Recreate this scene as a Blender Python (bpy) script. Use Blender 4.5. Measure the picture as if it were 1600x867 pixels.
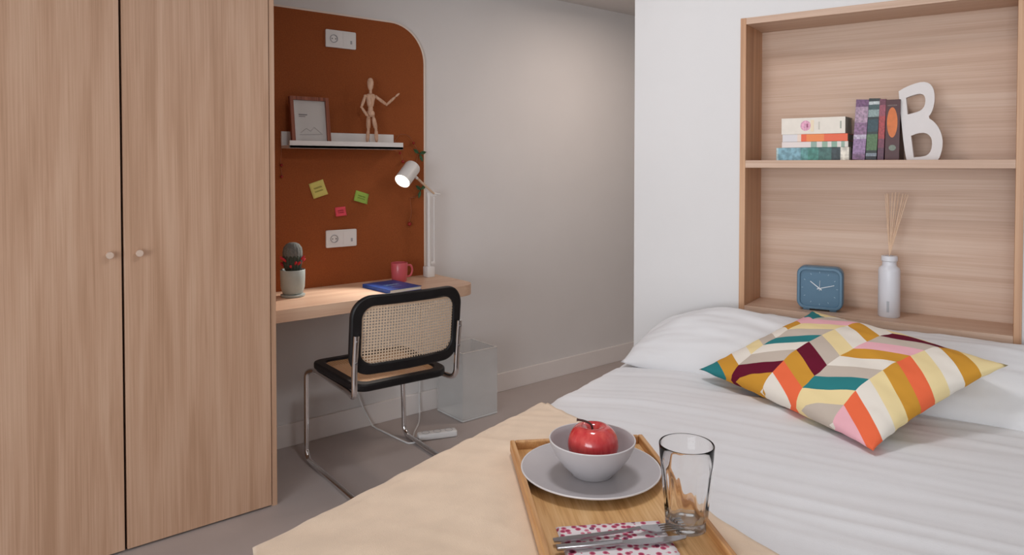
import bpy, bmesh, math, random
from mathutils import Vector, Matrix, noise

for o in list(bpy.data.objects): bpy.data.objects.remove(o)
S = bpy.context.scene
COL = S.collection
random.seed(7)
R = math.radians
def lin(r, g, b):
    return tuple(((c/255)/12.92 if c/255 <= .04045 else ((c/255+.055)/1.055)**2.4) for c in (r, g, b)) + (1.0,)

# ---------------------------------------------------------------- camera, world, light, exposure
cam = bpy.data.objects.new('camera', bpy.data.cameras.new('camera'))
COL.objects.link(cam)
cam.location = (0, 0, 1.383)
cam.rotation_euler = (R(90-1.274), 0, R(50.75-90))
cam.data.sensor_width = 36; cam.data.lens = 36*1103/1600
cam.data.shift_y = -152/1600; cam.data.clip_start = .02
S.camera = cam

W = bpy.data.worlds.new('sky'); S.world = W; W.use_nodes = True
bg = W.node_tree.nodes['Background']
bg.inputs[0].default_value = (.80, .90, 1.0, 1); bg.inputs[1].default_value = 1.2

def area(name, loc, rot, sx, sy, power, col):
    l = bpy.data.lights.new(name, 'AREA'); l.shape = 'RECTANGLE'; l.size = sx; l.size_y = sy
    l.energy = power; l.color = col
    o = bpy.data.objects.new(name, l); o.location = loc; o.rotation_euler = rot; COL.objects.link(o); return o
# daylight entering by the wide window on the left behind the photographer
area('daylight_left', (-3.62, -.7, 1.28), (0, R(-90), 0), 2.0, 3.0, 108, (.92, .965, 1.0))

S.view_settings.view_transform = 'Standard'
S.view_settings.look = 'None'
S.view_settings.gamma = 1.0
S.view_settings.use_curve_mapping = False
S.view_settings.exposure = 0.0

# ---------------------------------------------------------------- frames of reference
PHI = R(15.518)                       # the headboard wall and the bed stand at this angle to the desk wall
NV = Vector((math.cos(PHI), math.sin(PHI), 0)); MV = Vector((-math.sin(PHI), math.cos(PHI), 0))
def UV(u, v, z=0): return NV*u + MV*v + Vector((0, 0, z))
YB = 3.361                            # desk wall
E0 = 2.42                             # headboard wall, along NV
ZC = 2.442                            # ceiling

# ---------------------------------------------------------------- materials
def mat(name, col, rough=.6, metal=0, spec=.5, bump=None, var=0, varscale=8, coat=0, trans=0, sheen=0, ior=1.45):
    m = bpy.data.materials.new(name); m.use_nodes = True
    nt = m.node_tree; b = nt.nodes['Principled BSDF']
    b.inputs['Base Color'].default_value = col; b.inputs['Roughness'].default_value = rough
    b.inputs['Metallic'].default_value = metal; b.inputs['Specular IOR Level'].default_value = spec
    b.inputs['Coat Weight'].default_value = coat; b.inputs['Transmission Weight'].default_value = trans
    b.inputs['Sheen Weight'].default_value = sheen; b.inputs['IOR'].default_value = ior
    tc = nt.nodes.new('ShaderNodeTexCoord')
    if var:
        n = nt.nodes.new('ShaderNodeTexNoise'); n.inputs['Scale'].default_value = varscale; n.inputs['Detail'].default_value = 4
        nt.links.new(tc.outputs['Object'], n.inputs['Vector'])
        r = nt.nodes.new('ShaderNodeValToRGB'); c = Vector(col[:3])
        r.color_ramp.elements[0].color = (*(c*(1-var)), 1); r.color_ramp.elements[1].color = (*[min(1, x) for x in c*(1+var)], 1)
        r.color_ramp.elements[0].position = .3; r.color_ramp.elements[1].position = .7
        nt.links.new(n.outputs['Fac'], r.inputs['Fac']); nt.links.new(r.outputs['Color'], b.inputs['Base Color'])
    if bump:
        sc, st = bump
        n2 = nt.nodes.new('ShaderNodeTexNoise'); n2.inputs['Scale'].default_value = sc; n2.inputs['Detail'].default_value = 3
        nt.links.new(tc.outputs['Object'], n2.inputs['Vector'])
        bp = nt.nodes.new('ShaderNodeBump'); bp.inputs['Strength'].default_value = st; bp.inputs['Distance'].default_value = .002
        nt.links.new(n2.outputs['Fac'], bp.inputs['Height']); nt.links.new(bp.outputs['Normal'], b.inputs['Normal'])
    return m

def wood(name, cd, cm, cl, axis, rough=.45, cross=17, along=.9, fine=230, finemix=.55):
    """veneer: noise stretched along the grain axis, random offset per object"""
    m = bpy.data.materials.new(name); m.use_nodes = True; nt = m.node_tree; b = nt.nodes['Principled BSDF']
    tc = nt.nodes.new('ShaderNodeTexCoord'); oi = nt.nodes.new('ShaderNodeObjectInfo')
    mul = nt.nodes.new('ShaderNodeMath'); mul.operation = 'MULTIPLY'; mul.inputs[1].default_value = 13.7
    nt.links.new(oi.outputs['Random'], mul.inputs[0])
    add = nt.nodes.new('ShaderNodeVectorMath'); add.operation = 'ADD'
    nt.links.new(tc.outputs['Object'], add.inputs[0]); nt.links.new(mul.outputs[0], add.inputs[1])
    def streak(c, a, detail, dist):
        mp = nt.nodes.new('ShaderNodeMapping'); s = [c, c, c]; s[axis] = a
        mp.inputs['Scale'].default_value = s
        n = nt.nodes.new('ShaderNodeTexNoise'); n.inputs['Scale'].default_value = 1; n.inputs['Detail'].default_value = detail
        n.inputs['Distortion'].default_value = dist
        nt.links.new(add.outputs[0], mp.inputs['Vector']); nt.links.new(mp.outputs['Vector'], n.inputs['Vector']); return n
    n1 = streak(cross, along, 4, .6); n2 = streak(fine, along*3.5, 2, 0)
    mx = nt.nodes.new('ShaderNodeMath'); mx.operation = 'MULTIPLY_ADD'; mx.inputs[1].default_value = finemix
    sub = nt.nodes.new('ShaderNodeMath'); sub.operation = 'SUBTRACT'; sub.inputs[1].default_value = .5
    nt.links.new(n2.outputs['Fac'], sub.inputs[0]); nt.links.new(sub.outputs[0], mx.inputs[0]); nt.links.new(n1.outputs['Fac'], mx.inputs[2])
    r = nt.nodes.new('ShaderNodeValToRGB'); e = r.color_ramp.elements
    e[0].position = .30; e[0].color = cd; e[1].position = .70; e[1].color = cl
    k = e.new(.5); k.color = cm
    nt.links.new(mx.outputs[0], r.inputs['Fac']); nt.links.new(r.outputs['Color'], b.inputs['Base Color'])
    bp = nt.nodes.new('ShaderNodeBump'); bp.inputs['Strength'].default_value = .12; bp.inputs['Distance'].default_value = .001
    nt.links.new(n2.outputs['Fac'], bp.inputs['Height']); nt.links.new(bp.outputs['Normal'], b.inputs['Normal'])
    b.inputs['Roughness'].default_value = rough
    return m

def bands(name, stops, axis=1, lo=0, hi=1, rough=.45, mottled=.0, mscale=90):
    """flat print along one object axis: stops = [(pos, colour)...] constant"""
    m = bpy.data.materials.new(name); m.use_nodes = True; nt = m.node_tree; b = nt.nodes['Principled BSDF']
    tc = nt.nodes.new('ShaderNodeTexCoord'); sp = nt.nodes.new('ShaderNodeSeparateXYZ')
    nt.links.new(tc.outputs['Object'], sp.inputs[0])
    mr = nt.nodes.new('ShaderNodeMapRange'); mr.inputs['From Min'].default_value = lo; mr.inputs['From Max'].default_value = hi
    nt.links.new(sp.outputs[axis], mr.inputs['Value'])
    r = nt.nodes.new('ShaderNodeValToRGB'); r.color_ramp.interpolation = 'CONSTANT'; e = r.color_ramp.elements
    e[0].position = stops[0][0]; e[0].color = stops[0][1]; e[1].position = stops[1][0]; e[1].color = stops[1][1]
    for p, c in stops[2:]: k = e.new(p); k.color = c
    nt.links.new(mr.outputs[0], r.inputs['Fac'])
    out = r.outputs['Color']
    if mottled:
        n = nt.nodes.new('ShaderNodeTexNoise'); n.inputs['Scale'].default_value = mscale; n.inputs['Detail'].default_value = 3
        nt.links.new(tc.outputs['Object'], n.inputs['Vector'])
        r2 = nt.nodes.new('ShaderNodeValToRGB'); r2.color_ramp.elements[0].position = .38; r2.color_ramp.elements[1].position = .62
        r2.color_ramp.elements[0].color = (1-mottled,)*3+(1,); r2.color_ramp.elements[1].color = (1+mottled,)*3+(1,)
        mx = nt.nodes.new('ShaderNodeMixRGB'); mx.blend_type = 'MULTIPLY'; mx.inputs[0].default_value = 1
        nt.links.new(n.outputs['Fac'], r2.inputs['Fac']); nt.links.new(out, mx.inputs[1]); nt.links.new(r2.outputs['Color'], mx.inputs[2])
        out = mx.outputs[0]
    nt.links.new(out, b.inputs['Base Color']); b.inputs['Roughness'].default_value = rough
    return m

M = {}
M['wall'] = mat('wall_paint', (.76, .745, .74, 1), .85, spec=.2, bump=(180, .06), var=.015, varscale=3)
M['ceiling'] = mat('ceiling_paint', (.74, .71, .69, 1), .9, spec=.2, bump=(120, .05), var=.01)
M['skirting'] = mat('skirting_paint', (.84, .80, .78, 1), .55, var=.01)
M['floor'] = mat('floor_vinyl', (.50, .44, .42, 1), .5, spec=.4, bump=(300, .08), var=.05, varscale=2.5)
WD, WM, WL = lin(187, 148, 119), lin(201, 162, 134), lin(212, 176, 149)
M['oak_v'] = wood('oak_vertical_grain', WD, WM, WL, 2)
M['oak_x'] = wood('oak_grain_along', WD, WM, WL, 0)
M['oak_y'] = wood('oak_grain_across', lin(195, 161, 137), lin(205, 173, 150), lin(213, 185, 164), 1, cross=30, along=.8, finemix=.6)
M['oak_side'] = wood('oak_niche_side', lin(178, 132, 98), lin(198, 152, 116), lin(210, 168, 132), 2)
M['desk'] = wood('desk_oak', lin(206, 170, 144), lin(218, 184, 158), lin(228, 198, 172), 0)
M['pinboard'] = mat('brown_cork', lin(150, 82, 43), .8, spec=.25, bump=(260, .35), var=.10, varscale=160)
M['edge'] = mat('board_edging', lin(236, 222, 210), .6, var=.02)
M['white'] = mat('white_lacquer', (.80, .79, .78, 1), .4, var=.01)
M['plastic'] = mat('white_plastic', (.82, .82, .82, 1), .3, var=.01)
M['grey_plastic'] = mat('grey_plastic', (.42, .43, .46, 1), .4, var=.02)
M['chrome'] = mat('chrome', (.78, .78, .79, 1), .12, metal=1, var=.02)
M['steel'] = mat('brushed_steel', (.42, .42, .44, 1), .28, metal=1, var=.05, varscale=60)
M['black_wood'] = mat('black_lacquered_wood', (.010, .009, .010, 1), .42, spec=.4, var=.2, varscale=30)
M['knob'] = mat('pale_knob', lin(218, 194, 176), .4, metal=.0, var=.03)
M['gap'] = mat('dark_carcass', lin(60, 40, 30), .8, var=.1)
M['sheet'] = mat('white_cotton', (.86, .86, .875, 1), .9, spec=.15, bump=(420, .18), var=.012, varscale=6, sheen=.15)
M['pillow'] = mat('white_pillowcase', (.81, .805, .815, 1), .9, spec=.15, bump=(420, .15), var=.01, varscale=6, sheen=.15)
M['throw'] = mat('straw_yellow_linen', lin(240, 216, 190), .95, spec=.1, bump=(520, .35), var=.05, varscale=14, sheen=.2)
M['frame_fabric'] = mat('grey_bed_base', (.30, .28, .27, 1), .9, var=.05)
M['bamboo'] = wood('bamboo_tray', lin(196, 144, 88), lin(220, 172, 114), lin(232, 190, 136), 0, cross=60, along=3)
M['bamboo_rim'] = wood('bamboo_tray_rim', lin(190, 134, 82), lin(210, 158, 104), lin(222, 174, 120), 0, cross=60, along=3)
M['stoneware'] = mat('grey_stoneware', lin(186, 181, 183), .38, spec=.5, var=.02, varscale=20)
M['stoneware_rim'] = mat('pale_glaze_rim', lin(222, 218, 218), .35, var=.02)
M['leaf'] = mat('green_leaf', lin(60, 92, 58), .6, var=.15, varscale=60)
M['red'] = mat('red_bead', lin(150, 36, 30), .4, var=.1)
M['wire'] = mat('copper_wire', lin(170, 110, 80), .4, metal=.5, var=.05)
M['mug'] = mat('pink_ceramic', lin(206, 92, 100), .35, var=.02, coat=.3)
M['pot'] = mat('pale_grey_glazed_pot', lin(160, 170, 168), .4, var=.06, varscale=30)
M['soil'] = mat('soil', lin(50, 34, 26), .95, var=.3, varscale=120)
M['cactus'] = mat('dark_cactus', lin(58, 66, 58), .8, bump=(300, .5), var=.25, varscale=90)
M['felt'] = mat('grey_cactus_crown', lin(104, 106, 104), .95, bump=(400, .6), var=.15, varscale=120)
M['blossom'] = mat('red_blossom', lin(184, 44, 54), .6, var=.15, varscale=60)
M['paper'] = mat('book_pages', lin(232, 224, 210), .9, bump=(700, .3), var=.03, varscale=200)
M['mannequin'] = wood('beech', lin(196, 152, 122), lin(214, 174, 146), lin(226, 190, 164), 2, cross=70, along=8)
M['clock'] = mat('dusty_blue_plastic', lin(88, 122, 146), .42, var=.02)
M['clock_face'] = mat('blue_clock_face', lin(84, 118, 142), .5, var=.03)
M['letter'] = mat('white_card_letter', lin(228, 222, 220), .6, bump=(200, .1), var=.01)
M['bottle'] = mat('white_ceramic_bottle', lin(222, 222, 228), .35, var=.01)
M['reed'] = mat('rattan_reed', lin(222, 190, 162), .8, var=.08, varscale=60)
M['ink'] = mat('grey_ink', lin(110, 108, 110), .8, var=.02)

def glassmat(name, tint, haze, hazecol, power=5):
    """thin clear pane: refraction-free transparency, fresnel gloss and a little milky scatter"""
    m = bpy.data.materials.new(name); m.use_nodes = True; nt = m.node_tree
    for n in list(nt.nodes):
        if n.type == 'BSDF_PRINCIPLED': nt.nodes.remove(n)
    out = nt.nodes['Material Output']
    t = nt.nodes.new('ShaderNodeBsdfTransparent'); t.inputs[0].default_value = tint
    d = nt.nodes.new('ShaderNodeBsdfDiffuse'); d.inputs[0].default_value = hazecol
    g = nt.nodes.new('ShaderNodeBsdfGlossy'); g.inputs[1].default_value = .05
    lw = nt.nodes.new('ShaderNodeLayerWeight'); lw.inputs[0].default_value = .5
    pw = nt.nodes.new('ShaderNodeMath'); pw.operation = 'POWER'; pw.inputs[1].default_value = power; nt.links.new(lw.outputs['Facing'], pw.inputs[0])
    fr = nt.nodes.new('ShaderNodeMath'); fr.operation = 'MULTIPLY_ADD'; fr.inputs[1].default_value = .8; fr.inputs[2].default_value = .035
    nt.links.new(pw.outputs[0], fr.inputs[0])
    nz = nt.nodes.new('ShaderNodeTexNoise'); nz.inputs['Scale'].default_value = 5
    tc = nt.nodes.new('ShaderNodeTexCoord'); nt.links.new(tc.outputs['Object'], nz.inputs['Vector'])
    mm = nt.nodes.new('ShaderNodeMapRange'); mm.inputs['To Min'].default_value = haze*.9; mm.inputs['To Max'].default_value = haze*1.1
    nt.links.new(nz.outputs['Fac'], mm.inputs['Value'])
    a = nt.nodes.new('ShaderNodeMixShader'); nt.links.new(mm.outputs[0], a.inputs[0]); nt.links.new(t.outputs[0], a.inputs[1]); nt.links.new(d.outputs[0], a.inputs[2])
    b = nt.nodes.new('ShaderNodeMixShader'); nt.links.new(fr.outputs[0], b.inputs[0]); nt.links.new(a.outputs[0], b.inputs[1]); nt.links.new(g.outputs[0], b.inputs[2])
    nt.links.new(b.outputs[0], out.inputs[0]); return m
M['acrylic'] = glassmat('frosted_acrylic', (.97, .975, .975, 1), .30, (.9, .9, .9, 1))
M['acrylic_base'] = glassmat('frosted_acrylic_base', (.9, .92, .92, 1), .7, (.92, .94, .94, 1))
M['acrylic_edge'] = mat('acrylic_edge', (.80, .77, .74, 1), .4, var=.02)
M['frame_glass'] = glassmat('picture_glass', (.97, .97, .97, 1), .05, (.8, .8, .8, 1))
M['glass'] = mat('tumbler_glass', (1, 1, 1, 1), .0, trans=1, ior=1.27, var=.002)
M['glass_base'] = glassmat('tumbler_base_glass', (.95, .955, .955, 1), .05, (.95, .95, .95, 1), 2.0)
# let light through the real glass as thin panes do
def cane(name, col, holes):
    m = bpy.data.materials.new(name); m.use_nodes = True; nt = m.node_tree; b = nt.nodes['Principled BSDF']
    tc = nt.nodes.new('ShaderNodeTexCoord'); sp = nt.nodes.new('ShaderNodeSeparateXYZ'); nt.links.new(tc.outputs['UV'], sp.inputs[0])
    def tri(sock, f):
        k = nt.nodes.new('ShaderNodeMath'); k.operation = 'MULTIPLY'; k.inputs[1].default_value = f; nt.links.new(sock, k.inputs[0])
        p = nt.nodes.new('ShaderNodeMath'); p.operation = 'PINGPONG'; p.inputs[1].default_value = .5; nt.links.new(k.outputs[0], p.inputs[0]); return p
    def gt(s, t):
        g = nt.nodes.new('ShaderNodeMath'); g.operation = 'GREATER_THAN'; g.inputs[1].default_value = t; nt.links.new(s.outputs[0], g.inputs[0]); return g
    f = 1/.0125
    a, c = gt(tri(sp.outputs[0], f), .5-holes), gt(tri(sp.outputs[1], f), .5-holes)
    ml = nt.nodes.new('ShaderNodeMath'); ml.operation = 'MULTIPLY'; nt.links.new(a.outputs[0], ml.inputs[0]); nt.links.new(c.outputs[0], ml.inputs[1])
    t = nt.nodes.new('ShaderNodeBsdfTransparent'); mx = nt.nodes.new('ShaderNodeMixShader')
    nt.links.new(ml.outputs[0], mx.inputs[0]); nt.links.new(b.outputs[0], mx.inputs[1]); nt.links.new(t.outputs[0], mx.inputs[2])
    nt.links.new(mx.outputs[0], nt.nodes['Material Output'].inputs[0])
    n = nt.nodes.new('ShaderNodeTexNoise'); n.inputs['Scale'].default_value = 60
    nt.links.new(tc.outputs['UV'], n.inputs['Vector'])
    r = nt.nodes.new('ShaderNodeValToRGB'); cc = Vector(col[:3]); r.color_ramp.elements[0].color = (*(cc*.85), 1); r.color_ramp.elements[1].color = (*(cc*1.1), 1)
    nt.links.new(n.outputs['Fac'], r.inputs['Fac']); nt.links.new(r.outputs['Color'], b.inputs['Base Color'])
    b.inputs['Roughness'].default_value = .6
    return m
M['cane_back'] = cane('woven_cane', lin(226, 200, 172), .27)
M['cane_seat'] = cane('woven_cane_seat', lin(212, 166, 122), .16)

# ---------------------------------------------------------------- mesh helpers
class MB:
    def __init__(s): s.bm = bmesh.new()
    def box(s, lo, hi, bevel=0, seg=2, mtx=None):
        lo, hi = Vector(lo), Vector(hi)
        r = bmesh.ops.create_cube(s.bm, size=1)
        vs = r['verts']
        for v in vs: v.co = Vector((lo[i]+(v.co[i]+.5)*(hi[i]-lo[i]) for i in range(3)))
        if bevel:
            es = list({e for v in vs for e in v.link_edges})
            g = bmesh.ops.bevel(s.bm, geom=es, offset=bevel, segments=seg, profile=.5, affect='EDGES')
            vs = list(set(vs) & set(s.bm.verts)) + list(g['verts']) if False else [v for v in set(g['verts'])]
        if mtx is not None:
            for v in set(vs): v.co = mtx @ v.co
        return s
    def tube(s, pts, r, n=10, closed=False, cap=True, rx=None):
        """sweep of a circle (radius number or list) along points, parallel transport"""
        P = [Vector(p) for p in pts]; k = len(P); rings = []
        rad = r if isinstance(r, (list, tuple)) else [r]*k
        def tan(i):
            if closed: return (P[(i+1) % k]-P[i-1]).normalized()
            return (P[min(i+1, k-1)]-P[max(i-1, 0)]).normalized()
        t0 = tan(0); ref = Vector((0, 0, 1)) if abs(t0.z) < .9 else Vector((1, 0, 0))
        nrm = (ref-t0*ref.dot(t0)).normalized()
        for i in range(k):
            t = tan(i); nrm = (nrm-t*nrm.dot(t)).normalized(); bn = t.cross(nrm)
            rings.append([s.bm.verts.new(P[i]+(nrm*math.cos(2*math.pi*j/n)+bn*math.sin(2*math.pi*j/n))*rad[i]) for j in range(n)])
        m = k if closed else k-1
        for i in range(m):
            A, B = rings[i], rings[(i+1) % k]
            for j in range(n): s.bm.faces.new((A[j], A[(j+1) % n], B[(j+1) % n], B[j]))
        if not closed and cap:
            s.bm.faces.new(rings[0][::-1]); s.bm.faces.new(rings[-1])
        return s
    def lathe(s, prof, n=40, c=(0, 0, 0), mtx=None, rib=None):
        """profile [(r,z)...]; r=0 at an end closes it"""
        c = Vector(c); rings = []
        for (r, z) in prof:
            if r < 1e-6: rings.append([s.bm.verts.new(c+Vector((0, 0, z)))])
            else:
                ring = []
                for j in range(n):
                    a = 2*math.pi*j/n; rr = r*(rib(a, z) if rib else 1)
                    ring.append(s.bm.verts.new(c+Vector((rr*math.cos(a), rr*math.sin(a), z))))
                rings.append(ring)
        for A, B in zip(rings, rings[1:]):
            if len(A) == 1 and len(B) == 1: continue
            for j in range(n):
                k = (j+1) % n
                if len(A) == 1: s.bm.faces.new((A[0], B[k], B[j]))
                elif len(B) == 1: s.bm.faces.new((A[j], A[k], B[0]))
                else: s.bm.faces.new((A[j], A[k], B[k], B[j]))
        if mtx is not None:
            for ring in rings:
                for v in ring: v.co = mtx @ v.co
        return s
    def prism(s, outline, t0, t1, fn, holes=(), bevel=0):
        """closed 2-D outline (with holes) extruded from t0 to t1; fn(a,b,t)->xyz"""
        def side(loop):
            A = [s.bm.verts.new(fn(a, b, t0)) for a, b in loop]; B = [s.bm.verts.new(fn(a, b, t1)) for a, b in loop]
            n = len(loop)
            for i in range(n): s.bm.faces.new((A[i], A[(i+1) % n], B[(i+1) % n], B[i]))
            return A, B
        loops = [side(outline)]+[side(h) for h in holes]
        for k in (0, 1):
            es = []
            for L in loops:
                v = L[k]
                for i in range(len(v)):
                    e = s.bm.edges.get((v[i], v[(i+1) % len(v)]))
                    es.append(e)
            if not holes: s.bm.faces.new(loops[0][k])
            else: bmesh.ops.triangle_fill(s.bm, use_beauty=True, use_dissolve=False, edges=es)
        return s
    def ring(s, outer, inner, fn, t0, t1):
        """picture-frame ring: equal-length outer and inner loops"""
        n = len(outer); L = []
        for loop, t in ((outer, t0), (outer, t1), (inner, t1), (inner, t0)):
            L.append([s.bm.verts.new(fn(a, b, t)) for a, b in loop])
        for q in range(4):
            A, B = L[q], L[(q+1) % 4]
            for i in range(n): s.bm.faces.new((A[i], A[(i+1) % n], B[(i+1) % n], B[i]))
        return s
    def grid(s, nu, nv, fn, uvfn=None, both=False):
        V = [[s.bm.verts.new(fn(i/nu, j/nv)) for j in range(nv+1)] for i in range(nu+1)]
        F = [s.bm.faces.new((V[i][j], V[i+1][j], V[i+1][j+1], V[i][j+1])) for i in range(nu) for j in range(nv)]
        return V
    def build(s, name, m, parent=None, smooth=True, angle=40, subsurf=0, bevel=0, solid=0):
        bmesh.ops.recalc_face_normals(s.bm, faces=s.bm.faces)
        me = bpy.data.meshes.new(name); s.bm.to_mesh(me); s.bm.free()
        for mm in (m if isinstance(m, (list, tuple)) else [m]): me.materials.append(mm)
        o = bpy.data.objects.new(name, me); COL.objects.link(o)
        if parent is not None: o.parent = parent
        if smooth:
            for p in me.polygons: p.use_smooth = True
            if angle < 180: me.set_sharp_from_angle(angle=R(angle))
        if solid:
            md = o.modifiers.new('solid', 'SOLIDIFY'); md.thickness = solid; md.offset = -1
        if bevel:
            md = o.modifiers.new('bevel', 'BEVEL'); md.width = bevel; md.segments = 2; md.limit_method = 'ANGLE'; md.angle_limit = R(40)
        if subsurf:
            md = o.modifiers.new('sub', 'SUBSURF'); md.levels = subsurf; md.render_levels = subsurf
        return o

def tag(o, label, cat, group=None):
    o['label'] = label; o['category'] = cat
    if group: o['group'] = group
    return o
def thing(name, loc, label, cat, rotz=0, group=None):
    o = bpy.data.objects.new(name, None); o.empty_display_size = .05; COL.objects.link(o)
    o.location = loc; o.rotation_euler = (0, 0, rotz); return tag(o, label, cat, group)
def struct(o): o['kind'] = 'structure'; return o
def rrect(w, h, r, n=6, cx=0, cy=0, radii=None):
    """rounded rectangle, counter-clockwise; radii = (tr, tl, bl, br)"""
    rr = radii or (r, r, r, r); out = []
    for q, (sx, sy) in enumerate(((1, 1), (-1, 1), (-1, -1), (1, -1))):
        ra = rr[q]
        for k in range(n+1):
            a = R(90*q)+R(90)*k/n
            out.append((cx+sx*(w/2-ra)+ra*math.cos(a), cy+sy*(h/2-ra)+ra*math.sin(a)))
    return out
def fillet(P, r, n=6):
    """round the inner corners of a polyline"""
    P = [Vector(p) for p in P]; out = [P[0]]
    for i in range(1, len(P)-1):
        a, b, c = P[i-1], P[i], P[i+1]; rr = min(r, (a-b).length*.49, (c-b).length*.49)
        p, q = b+(a-b).normalized()*rr, b+(c-b).normalized()*rr
        for k in range(n+1):
            t = k/n; out.append(p*(1-t)**2+b*2*t*(1-t)+q*t*t)
    out.append(P[-1]); return out
def bez(P, n=24):
    """Catmull-Rom through points"""
    P = [Vector(p) for p in P]; Q = [P[0]]+P+[P[-1]]; out = []
    for i in range(1, len(Q)-2):
        for k in range(n):
            t = k/n; a, b, c, d = Q[i-1:i+3]
            out.append(.5*((2*b)+(c-a)*t+(2*a-5*b+4*c-d)*t*t+(3*b-a-3*c+d)*t**3))
    out.append(P[-1]); return out

# ================================================================ THE SETTING
struct(MB().box((-3.8, -2.75, -.1), (6.6, 3.5, 0)).build('floor', M['floor'], smooth=False))
struct(MB().box((-3.8, -2.75, ZC), (6.6, 3.5, ZC+.1)).build('ceiling', M['ceiling'], smooth=False))
struct(MB().box((-3.8, YB, 0), (6.6, YB+.12, ZC)).build('wall_back', M['wall'], smooth=False))
struct(MB().box((1.066, YB-.014, 0), (6.4, YB, .112), .003).build('baseboard_back', M['skirting'], smooth=False))
b = MB()                                                         # left wall with its window opening
WY0, WY1, WZ0, WZ1 = -2.25, .85, .22, 2.34
b.box((-3.8, -2.75, 0), (-3.68, WY0, ZC)); b.box((-3.8, WY1, 0), (-3.68, YB, ZC))
b.box((-3.8, WY0, 0), (-3.68, WY1, WZ0)); b.box((-3.8, WY0, WZ1), (-3.68, WY1, ZC))
struct(b.build('wall_left', M['wall'], smooth=False))
b = MB()                                                         # wall behind the photographer
b.box((-3.8, -2.75, 0), (3.6, -2.6, ZC))
struct(b.build('wall_front', M['wall'], smooth=False))
def window(name, fn, a0, a1, z0, z1):
    w = bpy.data.objects.new(name, None); COL.objects.link(w); struct(w)
    am = (a0+a1)/2
    f = MB()
    for p, q in (((a0, z0), (a0+.06, z1)), ((a1-.06, z0), (a1, z1)), ((am-.04, z0), (am+.04, z1)), ((a0, z0), (a1, z0+.06)), ((a0, z1-.06), (a1, z1))):
        A, B = fn(p[0], 0, p[1]), fn(q[0], .06, q[1])
        f.box([min(x, y) for x, y in zip(A, B)], [max(x, y) for x, y in zip(A, B)])
    f.build('window_frame', M['white'], w, smooth=False)
window('window_1', lambda a, d, z: (-3.8+d, a, z), WY0, WY1, WZ0, WZ1)

NV0, NV1, NZ0, NZ1 = -.031, .755, .878, 1.878                    # niche opening
def ub(b, u0, u1, v0, v1, z0, z1, bev=0): return b.box((u0, v0, z0), (u1, v1, z1), bev)
b = MB()
T = .3
ub(b, E0, E0+T, NV1, 1.149, 0, ZC); ub(b, E0, E0+T, -3.5, NV0, 0, ZC)
ub(b, E0, E0+T, NV0, NV1, 0, NZ0); ub(b, E0, E0+T, NV0, NV1, NZ1, ZC); ub(b, E0+.205, E0+T, NV0, NV1, NZ0, NZ1)
o = struct(b.build('wall_right', M['wall'], smooth=False)); o.rotation_euler = (0, 0, PHI)
struct(MB().box((2.10, 1.60, 0), (6.5, 1.70, ZC)).build('wall_corridor', M['wall'], smooth=False))
struct(MB().box((6.4, 1.70, 0), (6.5, YB, ZC)).build('wall_corridor_end', M['wall'], smooth=False))

# ---------------------------------------------------------------- unseen ceiling lamps, added to brighten room and passage
def unseen_ceiling_light(x, y, power, label, col=(1, .83, .72)):
    t = thing('unseen_ceiling_light', (x, y, ZC), label, 'added ceiling light', 0)
    MB().lathe([(0, 0), (.20, 0), (.205, -.01), (.205, -.045), (.195, -.05), (.19, -.045), (.19, -.012), (0, -.012)], 48).build('housing', M['white'], t)
    l = bpy.data.lights.new('fill_disc', 'AREA'); l.shape = 'DISK'; l.size = .37; l.energy = power; l.color = col
    o = bpy.data.objects.new('fill_disc', l); o.parent = t; o.location = (0, 0, -.052); COL.objects.link(o)
unseen_ceiling_light(1.15, 1.2, 8.5, 'unseen round white ceiling light added over the room as fill', (.97, .97, 1))  # invented fixture, lifts the ambient light on floor, bed and wardrobe
unseen_ceiling_light(3.2, 2.45, 9.5, 'unseen round white ceiling light added in the passage beyond the bed')  # unseen lamp supplying the passage's warm light, also lifts the desk wall

# ---------------------------------------------------------------- recessed oak niche
def niche():
    t = thing('wall_niche', UV(E0, 0, 0), 'tall recessed oak niche with one shelf in the white wall above the bed', 'shelf unit', PHI)
    f, th, d = -.006, .019, .195
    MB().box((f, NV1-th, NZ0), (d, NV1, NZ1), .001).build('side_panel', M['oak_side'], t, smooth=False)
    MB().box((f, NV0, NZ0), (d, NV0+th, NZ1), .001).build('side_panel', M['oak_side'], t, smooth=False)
    MB().box((f, NV0+th, NZ1-.022), (d, NV1-th, NZ1), .001).build('top_panel', M['oak_y'], t, smooth=False)
    MB().box((f, NV0+th, NZ0), (d, NV1-th, NZ0+.025), .001).build('bottom_panel', M['oak_y'], t, smooth=False)
    MB().box((.183, NV0+th, NZ0+.025), (d, NV1-th, NZ1-.022)).build('back_panel', M['oak_y'], t, smooth=False)
    MB().box((f, NV0+th, 1.372), (.183, NV1-th, 1.397), .001).build('shelf', M['oak_y'], t, smooth=False)
niche()
NF, SF = NZ0+.025, 1.397           # niche floor, niche shelf

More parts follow.
